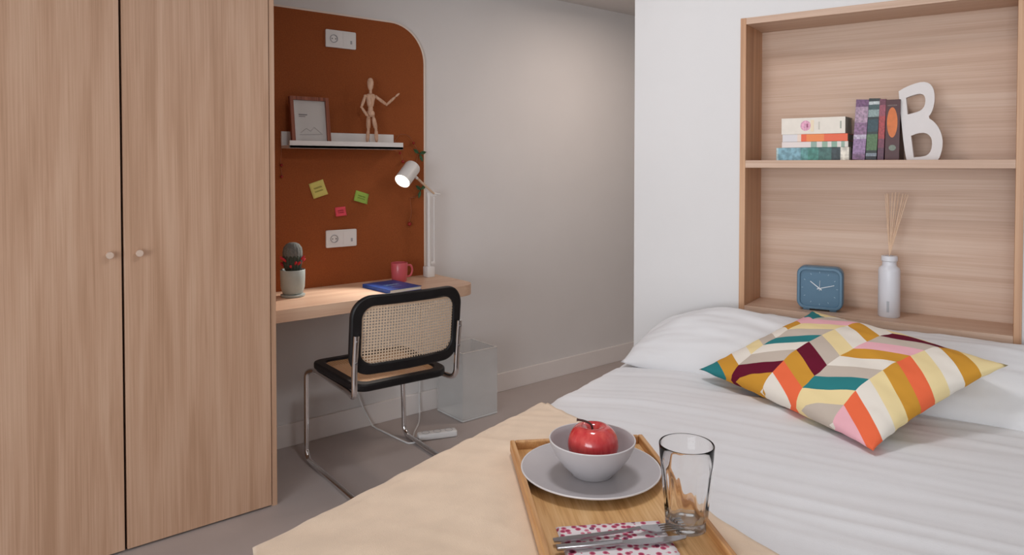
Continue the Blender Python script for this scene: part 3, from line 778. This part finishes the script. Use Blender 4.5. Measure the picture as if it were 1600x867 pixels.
# ---------------------------------------------------------------- patterned cushion
CM, MA, TA, CR, YE, TE, OR, PK = (lin(218, 158, 60), lin(110, 26, 50), lin(208, 194, 180), lin(246, 238, 226), lin(250, 228, 172), lin(52, 134, 138), lin(252, 118, 78), lin(250, 190, 200))
COLS = [
    [PK, PK, OR, YE, CR, CM, YE, OR, CR, YE, PK],
    [YE, CM, CR, YE, OR, CM, YE, CR, OR, PK, CR],
    [YE, MA, TA, PK, CM, CR, TA, TE, YE, TA, CR],
    [YE, CR, CM, CR, YE, TA, MA, CM, OR, CR, CM],
    [CR, TA, PK, YE, TA, TE, CR, TA, MA, CM, CR],
    [YE, TE, PK, CM, CR, TA, YE, CR, CM, TE, TA]]
def pattern():
    m = bpy.data.materials.new('chevron_print'); m.use_nodes = True; nt = m.node_tree; b = nt.nodes['Principled BSDF']
    tc = nt.nodes.new('ShaderNodeTexCoord'); sp = nt.nodes.new('ShaderNodeSeparateXYZ'); nt.links.new(tc.outputs['UV'], sp.inputs[0])
    def ma(op, a, b_=None, c=None):
        n = nt.nodes.new('ShaderNodeMath'); n.operation = op
        for k, x in enumerate((a, b_, c)):
            if x is None: continue
            if isinstance(x, (int, float)): n.inputs[k].default_value = x
            else: nt.links.new(x, n.inputs[k])
        return n.outputs[0]
    A = ma('SUBTRACT', 1.0, sp.outputs[0])          # 0 at the head side (right corner), 1 at the front
    B = sp.outputs[1]                               # 0 on the right-front edge
    c = ma('DIVIDE', ma('ADD', B, .2), .2)
    zig = ma('PINGPONG', c, 1.0)
    tt = ma('DIVIDE', ma('MULTIPLY', ma('ADD', ma('SUBTRACT', A, ma('MULTIPLY', zig, .14)), .10), 9.2), 11.0)
    cur = None
    for k, L in enumerate(COLS):
        r = nt.nodes.new('ShaderNodeValToRGB'); r.color_ramp.interpolation = 'CONSTANT'; e = r.color_ramp.elements
        e[0].position = 0; e[0].color = L[0]; e[1].position = 1/11; e[1].color = L[1]
        for i in range(2, 11): x = e.new(i/11); x.color = L[i]
        nt.links.new(tt, r.inputs['Fac'])
        if cur is None: cur = r.outputs['Color']
        else:
            mx = nt.nodes.new('ShaderNodeMixRGB'); nt.links.new(ma('GREATER_THAN', c, float(k)), mx.inputs[0])
            nt.links.new(cur, mx.inputs[1]); nt.links.new(r.outputs['Color'], mx.inputs[2]); cur = mx.outputs[0]
    nt.links.new(cur, b.inputs['Base Color']); b.inputs['Roughness'].default_value = .9; b.inputs['Specular IOR Level'].default_value = .15
    return m
t = thing('patterned_cushion', (1.882, .912, .834), 'cushion with multicoloured chevron print lying against the white pillows', 'cushion')
t.rotation_euler = (R(1.6), R(-17.5), R(-17))
def flip(v, x, y): return Vector((v.x, v.y, v.z))
o = lumpy('cushion_cover', t, .589, .4535, .145, pattern(), 21, nu=64, nv=72, pinch=.07, ear=.03, wr=.007, p=2.2)

# ---------------------------------------------------------------- breakfast tray
ANG = math.atan2(TL.y, TL.x)
def tp(a, c, z=0):
    """a metres along the tray from its far edge, c metres from its left side"""
    q = TC0+TL*a+TW*c; return UV(q.x, q.y, z)
t = thing('tray', tp(TLEN/2, TWID/2, TZ), 'rectangular bamboo serving tray with low rims on the yellow throw', 'tray', PHI+ANG)
hl, hw = TLEN/2, TWID/2
MB().box((-hl+.004, -hw+.004, 0), (hl-.004, hw-.004, .008), .001).build('tray_floor', M['bamboo'], t, smooth=False)
for lo, hi in (((-hl, -hw, 0), (hl, -hw+.011, .026)), ((-hl, hw-.011, 0), (hl, hw, .026))):
    MB().box(lo, hi, .003).build('long_rim', M['bamboo_rim'], t, smooth=False)
for x0, x1 in ((-hl, -hl+.011), (hl-.011, hl)):
    MB().box((x0, -hw+.011, 0), (x1, hw-.011, .026), .003).build('short_rim', M['bamboo_rim'], t, smooth=False)
TF = TZ+.0082

pc = UV(1.228, .676, TF)
t = thing('plate', pc, 'round grey stoneware plate under the bowl on the tray', 'plate')
MB().lathe([(0, .003), (.072, .003), (.076, 0), (.084, .001), (.110, .007), (.1375, .0165), (.1385, .0185), (.1370, .0195)], 72).build('plate_body', M['stoneware'], t)
MB().lathe([(.1370, .0195), (.1345, .0188), (.108, .011), (.086, .007), (0, .006)], 72).build('plate_well', M['stoneware'], t)
MB().tube([(.1372*math.cos(2*math.pi*k/90), .1372*math.sin(2*math.pi*k/90), .0186) for k in range(90)], .0016, 8, closed=True).build('pale_rim', M['stoneware_rim'], t)
bc = UV(1.226, .671, TF+.0065)
t = thing('bowl', bc, 'grey stoneware bowl holding a red apple on the plate', 'bowl')
MB().lathe([(0, .002), (.033, .002), (.036, 0), (.040, .001), (.042, .005), (.058, .020), (.074, .042), (.0835, .062), (.0855, .070), (.0845, .0715), (.0825, .070), (.0795, .060), (.070, .042), (.055, .023), (.038, .011), (0, .008)], 72).build('bowl_body', M['stoneware'], t)
MB().tube([(.084*math.cos(2*math.pi*k/80), .084*math.sin(2*math.pi*k/80), .0705) for k in range(80)], .0013, 8, closed=True).build('pale_rim', M['stoneware_rim'], t)

def apple():
    m = bpy.data.materials.new('red_apple_skin'); m.use_nodes = True; nt = m.node_tree; b = nt.nodes['Principled BSDF']
    tc = nt.nodes.new('ShaderNodeTexCoord'); n = nt.nodes.new('ShaderNodeTexNoise'); mp = nt.nodes.new('ShaderNodeMapping')
    mp.inputs['Scale'].default_value = (60, 60, 14); n.inputs['Scale'].default_value = 1; n.inputs['Detail'].default_value = 4
    nt.links.new(tc.outputs['Object'], mp.inputs[0]); nt.links.new(mp.outputs[0], n.inputs['Vector'])
    r = nt.nodes.new('ShaderNodeValToRGB'); e = r.color_ramp.elements
    e[0].position = .35; e[0].color = lin(196, 34, 44); e[1].position = .75; e[1].color = lin(226, 92, 84)
    nt.links.new(n.outputs['Fac'], r.inputs['Fac']); nt.links.new(r.outputs['Color'], b.inputs['Base Color'])
    b.inputs['Roughness'].default_value = .16; b.inputs['Coat Weight'].default_value = .6; b.inputs['Coat Roughness'].default_value = .05
    t = thing('apple', UV(1.230, .672, TF+.0165), 'shiny red apple with dark stem sitting in the grey bowl', 'apple', .4)
    prof = [(0, .008), (.010, .003), (.022, 0), (.034, .008), (.043, .022), (.0490, .040), (.0500, .052), (.0465, .067), (.038, .079), (.026, .0845), (.014, .082), (.006, .075), (0, .071)]
    pr = bez([(r_, 0, z) for r_, z in prof], 4)
    MB().lathe([(0 if i in (0, len(pr)-1) else max(1e-5, p.x), p.z) for i, p in enumerate(pr)], 48, rib=lambda a, z: 1+.018*math.cos(5*a+.6)).build('fruit', m, t, angle=180)
    sm = mat('apple_stem', lin(70, 42, 38), .7, var=.2, varscale=90)
    d = UV(-.35, .55)
    MB().tube(bez([(0, 0, .072), (.000, .004, .086), (-.006, .016, .093), (-.014, .028, .096)], 6), [.0022]*18+[.0035], 8).build('stem', sm, t)
apple()

# ribbed tumbler
t = thing('tumbler', UV(1.146, .445, TF), 'tall clear faceted glass tumbler on the right of the tray', 'glass')
N = 9
def rib(a, z):
    k = max(0, min(1, (.105-z)/.02))*max(0, min(1, (z-.004)/.012))
    return 1-.085*k*abs(math.cos(a*N/2))**2
pf = [(0, .006), (.020, .004), (.031, 0), (.034, .002), (.0355, .010), (.0385, .05), (.0425, .095), (.0445, .115), (.0462, .140), (.0464, .1435), (.0455, .1450)]
b = MB().lathe(pf, 108, rib=rib)
pin = [(.0455, .1450), (.0444, .1435), (.0425, .115), (.0400, .095), (.0352, .05), (.0318, .020), (.026, .0155), (0, .0145)]
b.lathe(pin, 108)
bmesh.ops.remove_doubles(b.bm, verts=b.bm.verts, dist=1e-5)
b.build('tumbler_body', M['glass'], t, angle=180)
MB().lathe([(0, .0065), (.021, .0045), (.0305, .001), (.033, .003), (.0335, .010), (.029, .015), (.024, .0125), (0, .0115)], 60).build('thick_base', M['glass_base'], t, angle=180)

# folded paper napkin and cutlery
def napmat():
    m = bpy.data.materials.new('pink_floral_print'); m.use_nodes = True; nt = m.node_tree; b = nt.nodes['Principled BSDF']
    tc = nt.nodes.new('ShaderNodeTexCoord')
    vo = nt.nodes.new('ShaderNodeTexVoronoi'); vo.inputs['Scale'].default_value = 85; nt.links.new(tc.outputs['Object'], vo.inputs['Vector'])
    r = nt.nodes.new('ShaderNodeValToRGB'); r.color_ramp.interpolation = 'CONSTANT'; e = r.color_ramp.elements
    e[0].position = 0; e[0].color = lin(176, 60, 96); e[1].position = .30; e[1].color = lin(216, 130, 150)
    k = e.new(.44); k.color = lin(240, 232, 234)
    nt.links.new(vo.outputs['Distance'], r.inputs['Fac'])
    v2 = nt.nodes.new('ShaderNodeTexVoronoi'); v2.inputs['Scale'].default_value = 38; nt.links.new(tc.outputs['Object'], v2.inputs['Vector'])
    r2 = nt.nodes.new('ShaderNodeValToRGB'); r2.color_ramp.interpolation = 'CONSTANT'; r2.color_ramp.elements[0].color = lin(150, 96, 130); r2.color_ramp.elements[1].position = .17; r2.color_ramp.elements[1].color = (1, 1, 1, 1)
    nt.links.new(v2.outputs['Distance'], r2.inputs['Fac'])
    mx = nt.nodes.new('ShaderNodeMixRGB'); mx.blend_type = 'MULTIPLY'; mx.inputs[0].default_value = 1
    nt.links.new(r.outputs['Color'], mx.inputs[1]); nt.links.new(r2.outputs['Color'], mx.inputs[2]); nt.links.new(mx.outputs[0], b.inputs['Base Color'])
    b.inputs['Roughness'].default_value = .9
    return m
t = thing('napkin', tp(.420, .130, TF), 'folded white napkin with pink floral print under the cutlery', 'napkin', PHI+ANG)
nm_ = napmat()
for k in range(3):
    b = MB(); b.grid(14, 16, lambda s_, q, k=k: Vector(((s_-.5)*.145+.002*k, (q-.5)*(.182-.003*k), .0008+.0016*k+.0012*max(0, hash3(s_*4, q*4, k)))))
    b.build('napkin_layer', nm_, t, solid=.0007)

def fork():
    t = thing('fork', tp(.392, .140, TF+.0075), 'steel fork lying across the floral napkin', 'cutlery', PHI+ANG+R(90)+R(5))
    # local +x runs to the right of the tray
    def strip(b, P, W_, th): 
        A = [[b.bm.verts.new(Vector((x, w_*sg, z+dz))) for sg in (-.5, .5) for dz in (0, th)] for (x, z), w_ in zip(P, W_)]
        for L, K in zip(A, A[1:]):
            for i, j in ((0, 1), (1, 3), (3, 2), (2, 0)): b.bm.faces.new((L[i], L[j], K[j], K[i]))
        b.bm.faces.new([A[0][i] for i in (0, 1, 3, 2)]); b.bm.faces.new([A[-1][i] for i in (0, 2, 3, 1)])
    b = MB(); strip(b, [(-.115, 0), (-.10, 0), (-.05, .001), (.01, .003), (.035, .005)], [.010, .013, .010, .006, .008], .0024); b.build('handle', M['steel'], t)
    b = MB(); strip(b, [(.035, .005), (.045, .004), (.060, .001), (.070, .001)], [.008, .017, .024, .024], .0018)
    for k in range(4):
        y = -.0102+k*.0068
        b.box((.069, y-.0017, .001), (.112, y+.0017, .0028))
    b.build('head', M['steel'], t, smooth=False)
def knife():
    t = thing('knife', tp(.424, .135, TF+.0075), 'steel table knife beside the fork on the napkin', 'cutlery', PHI+ANG+R(90)+R(2))
    MB().box((-.11, -.0065, 0), (.0, .0065, .006), .002).build('handle', M['steel'], t)
    MB().prism([(.0, -.005), (.02, -.009), (.085, -.0095), (.105, -.004), (.110, .004), (.105, .006), (0, .006)], .002, .0036, lambda a, b_, c: (a, b_, c)).build('blade', M['steel'], t, smooth=False)
fork(); knife()

# ================================================================ THINGS IN THE NICHE
def lying(v0, v1, z, h, d, mcover, label, front=.062, rz=0, name='book'):
    t = thing('book', UV(E0+front, (v0+v1)/2, z), label, 'book', PHI+R(rz), 'books on the niche shelf')
    bookmesh(t, d, abs(v1-v0), h, mcover, board=.0018, over=.002); return t
M['dark_cover'] = mat('dark_book_cover', lin(46, 36, 42), .4, var=.15, varscale=40)
def standing(v, w, h, d, lean, mcover, label, front=.062):
    t = thing('book', UV(E0+front, v, SF), label, 'book', PHI, 'books on the niche shelf')
    t.rotation_euler = Matrix.Rotation(PHI, 3, 'Z').to_4x4().to_3x3().to_euler()
    root = Matrix.Rotation(R(lean), 4, 'X')
    c = MB(); bd = .0018
    c.box((0, -w/2, 0), (d, -w/2+bd, h), .0005); c.box((0, w/2-bd, 0), (d, w/2, h), .0005)
    sp = MB().box((-.0006, -w/2, 0), (bd, w/2, h), .0005)
    p = MB().box((bd, -w/2+bd, .002), (d-.003, w/2-bd, h-.002))
    lift = abs(math.sin(R(lean)))*w/2
    for bb in (c, p, sp):
        for v_ in bb.bm.verts: v_.co = root @ v_.co + Vector((0, 0, lift))
    c.build('cover', M['dark_cover'], t, smooth=False); sp.build('spine', mcover, t, smooth=False); p.build('pages', M['paper'], t, smooth=False); return t
d1 = .118
C = lin
lying(.652, .420, SF, .042, .120, bands('teal_spine', [(0, C(70, 60, 50)), (.02, C(226, 220, 206)), (.13, C(58, 70, 74)), (.25, C(70, 110, 104)), (.42, C(78, 140, 128)), (.56, C(96, 150, 148)), (.66, C(128, 170, 184)), (.97, C(170, 196, 200))], 1, -.116, .116, mottled=.25, mscale=70),
      'teal blue paperback with map-like spine, lowest of the lying stack')
lying(.634, .428, SF+.0425, .019, .118, bands('pale_spine', [(0, C(226, 222, 214)), (.05, C(150, 176, 160)), (.10, C(228, 224, 216)), (.16, C(140, 176, 156)), (.24, C(226, 222, 216)), (.30, C(150, 180, 160)), (.38, C(228, 220, 216)), (.46, C(150, 176, 164)), (.55, C(236, 224, 220))], 1, -.103, .103),
      'thin white book with green spine lettering, between the teal and orange books')
lying(.632, .430, SF+.062, .0245, .118, bands('orange_spine', [(0, C(238, 104, 66)), (.35, C(244, 140, 74)), (.62, C(240, 104, 64)), (.70, C(240, 216, 200)), (.76, C(226, 222, 224))], 1, -.101, .101),
      'orange paperback with a white spine end, second from the top of the stack', rz=.6)
t = lying(.636, .437, SF+.087, .054, .116, mat('ivory_cover', C(238, 230, 218), .5, var=.03, varscale=40), 'thick ivory book with a pink spine mark on top of the lying stack', rz=-.8)
MB().prism([(.022+.016*math.cos(2*math.pi*k/24), .028+.017*math.sin(2*math.pi*k/24)) for k in range(24)], -.0006, .0004, lambda a, b_, c: (c, a, b_)).build('pink_print', mat('pink_print', C(226, 168, 192), .5, var=.25, varscale=150), t, smooth=False)
for y0, y1, z0, z1, c_ in ((.014, .019, .022, .034, C(176, 96, 130)), (-.022, -.018, .014, .040, C(206, 200, 188)), (-.088, -.084, .016, .040, C(170, 172, 160)), (-.004, .006, .008, .046, C(244, 226, 196))):
    MB().box((-.0009, y0, z0), (.0003, y1, z1)).build('print_mark', mat('spine_mark', c_, .5, var=.05), t, smooth=False)
standing(.398, .037, .192, .125, 3.2, bands('purple_spine', [(0, C(126, 92, 124)), (.10, C(150, 120, 158)), (.35, C(190, 178, 196)), (.42, C(140, 104, 136)), (.62, C(168, 140, 160)), (.88, C(112, 74, 110))], 2, 0, .192, mottled=.3, mscale=120),
         'purple paperback standing against the lying stack, leftmost of the standing books')
standing(.362, .031, .194, .125, 2.6, bands('dark_spine', [(0, C(40, 40, 48)), (.06, C(130, 140, 150)), (.11, C(36, 46, 40)), (.16, C(84, 116, 76)), (.42, C(40, 50, 48)), (.46, C(44, 70, 78)), (.66, C(34, 44, 46)), (.70, C(140, 158, 156)), (.82, C(60, 84, 84)), (.90, C(190, 196, 196)), (.95, C(40, 48, 46))], 2, 0, .194, mottled=.2, mscale=150),
         'black and green paperback between the purple and the red standing books')
standing(.335, .018, .191, .125, 1.6, bands('red_spine', [(0, C(96, 56, 76)), (.2, C(120, 60, 80)), (.35, C(168, 62, 66)), (.72, C(150, 72, 88)), (.9, C(110, 50, 70))], 2, 0, .191, mottled=.2, mscale=140),
         'thin red paperback between the dark book and the maroon book')
t = standing(.303, .040, .188, .125, 0.6, mat('maroon_cover', C(74, 24, 26), .4, var=.12, varscale=60),
         'thick maroon paperback with an orange oval on its spine beside the letter')
ov = [(.0145*math.cos(2*math.pi*k/40), .117+.047*math.sin(2*math.pi*k/40)) for k in range(40)]
MB().prism(ov, -.0006, .0004, lambda a, b_, c: (c-.0006, a, b_)).build('orange_oval', mat('orange_print', C(214, 112, 40), .4, var=.12, varscale=50), t, smooth=False)
ov2 = [(.010*math.cos(2*math.pi*k/20)-.001, .038+.009*math.sin(2*math.pi*k/20)) for k in range(20)]
MB().prism(ov2, -.0006, .0004, lambda a, b_, c: (c-.0006, a, b_)).build('pale_print', mat('grey_print', C(130, 140, 128), .5, var=.2, varscale=200), t, smooth=False)
MB().box((-.0012, -.013, .168), (-.0002, .013, .172)).build('title_bar', mat('grey_print_bar', C(120, 100, 96), .5, var=.2, varscale=200), t, smooth=False)

# letter B
def letter():
    t = thing('letter_ornament', UV(E0+.085, .225, SF), 'white freestanding capital letter B beside the books on the niche shelf', 'ornament', PHI)
    def cv(P): return [(.225-(.287-(x-1140)*.000332)*1.0, (718-y)*.000368) for x, y in P]
    def sm(P, keep=()):   # closed smoothing
        out = []; n = len(P)
        for i in range(n):
            a, b_, c = P[i-1], P[i], P[(i+1) % n]
            if i in keep: out.append(b_); continue
            p = ((a[0]+3*b_[0])/4, (a[1]+3*b_[1])/4); q = ((c[0]+3*b_[0])/4, (c[1]+3*b_[1])/4); out += [p, q]
        return out
    O = [(1138, 138), (1190, 108), (1262, 82), (1330, 68), (1385, 82), (1418, 125), (1430, 185), (1427, 260), (1408, 325), (1378, 368), (1425, 400), (1470, 460), (1496, 540), (1496, 620), (1478, 690), (1462, 718), (1210, 718), (1188, 610), (1160, 360)]
    H1 = [(1200, 195), (1250, 178), (1310, 165), (1345, 178), (1358, 215), (1352, 270), (1325, 305), (1280, 322), (1214, 336)]
    H2 = [(1244, 515), (1300, 494), (1360, 492), (1400, 520), (1416, 570), (1408, 640), (1378, 680), (1330, 692), (1268, 696)]
    O2, A, B_ = cv(sm(sm(O, (0, 15, 16)), ())), cv(sm(H1, (0, 8))), cv(sm(H2, (0, 8)))
    O2 = cv(sm(O, (0, 15, 16)))
    # outline a: + to the right in the picture -> minus local y
    MB().prism(O2, -.014, .014, lambda a, b_, c: (c, -a, b_), holes=(A, B_)).build('letter_body', M['letter'], t, angle=35)
letter()

# clock
def clock():
    t = thing('clock', UV(E0+.058, .508, NF), 'dusty blue rounded square clock with white hands in the lower niche', 'clock', PHI+R(6))
    w, h = .140, .140
    f = lambda a, b_, c: (c, -a, b_+h/2+.004)
    MB().prism(rrect(w, h, .026, 8), -.012, .034, f).build('case', M['clock'], t, bevel=.004, angle=35)
    MB().ring(rrect(w-.004, h-.004, .025, 8), rrect(w-.022, h-.022, .018, 8), f, -.020, -.011).build('bezel', M['clock'], t, bevel=.0015, angle=35)
    MB().prism(rrect(w-.02, h-.02, .019, 8), -.0135, -.0118, f).build('dial', M['clock_face'], t, smooth=False)
    wh = mat('clock_hands_white', C(232, 236, 240), .5, var=.01)
    def hand(ang, l, wd):
        a = R(ang); dx, dz = math.sin(a), math.cos(a); px, pz = dz, -dx
        P = [(-dx*.008+px*wd, -dz*.008+pz*wd), (dx*l+px*wd*.6, dz*l+pz*wd*.6), (dx*l-px*wd*.6, dz*l-pz*wd*.6), (-dx*.008-px*wd, -dz*.008-pz*wd)]
        return MB().prism(P, -.0155, -.0146, f).build('hand', wh, t, smooth=False)
    hand(74, .046, .0012); hand(-52, .036, .0016); hand(2, .026, .0005)
    mk = mat('pale_blue_mark', C(150, 176, 194), .5, var=.01)
    for k in range(12):
        a = R(30*k); dx, dz = math.sin(a), math.cos(a)
        MB().prism([(dx*.050+dz*.0008, dz*.050-dx*.0008), (dx*.055+dz*.0008, dz*.055-dx*.0008), (dx*.055-dz*.0008, dz*.055+dx*.0008), (dx*.050-dz*.0008, dz*.050+dx*.0008)], -.0141, -.0134, f).build('hour_mark', mk, t, smooth=False)
    for y in (-.05, .03): MB().box((-.010, y, 0), (.030, y+.02, .006)).build('foot', M['clock'], t, smooth=False)
clock()

# reed diffuser
t = thing('reed_diffuser', UV(E0+.085, .309, NF), 'white reed diffuser bottle with pale sticks in the lower niche', 'diffuser', PHI)
MB().lathe([(0, 0), (.029, 0), (.0315, .003), (.0315, .145), (.0295, .154), (.022, .160), (.0205, .164), (.0205, .174), (.0235, .177), (.0235, .190), (.022, .192), (.012, .192), (.012, .18), (0, .18)], 48).build('bottle', M['bottle'], t)
MB().box((-.0322, -.0045, .018), (-.0312, .0025, .052)).build('label_print', M['grey_plastic'], t, smooth=False)
rnd = random.Random(5)
for k, (dx, dy) in enumerate(((.0, .014), (.01, .006), (-.008, .008), (.0, -.006), (-.006, -.016), (.008, -.024), (-.004, -.036), (.004, -.042), (.0, -.049))):
    MB().tube([(-dx*.4, -dy*.22, .150), (dx, dy, .300+.093*(1-abs(k-4)*.02))], .0015, 6).build('reed', M['reed'], t)
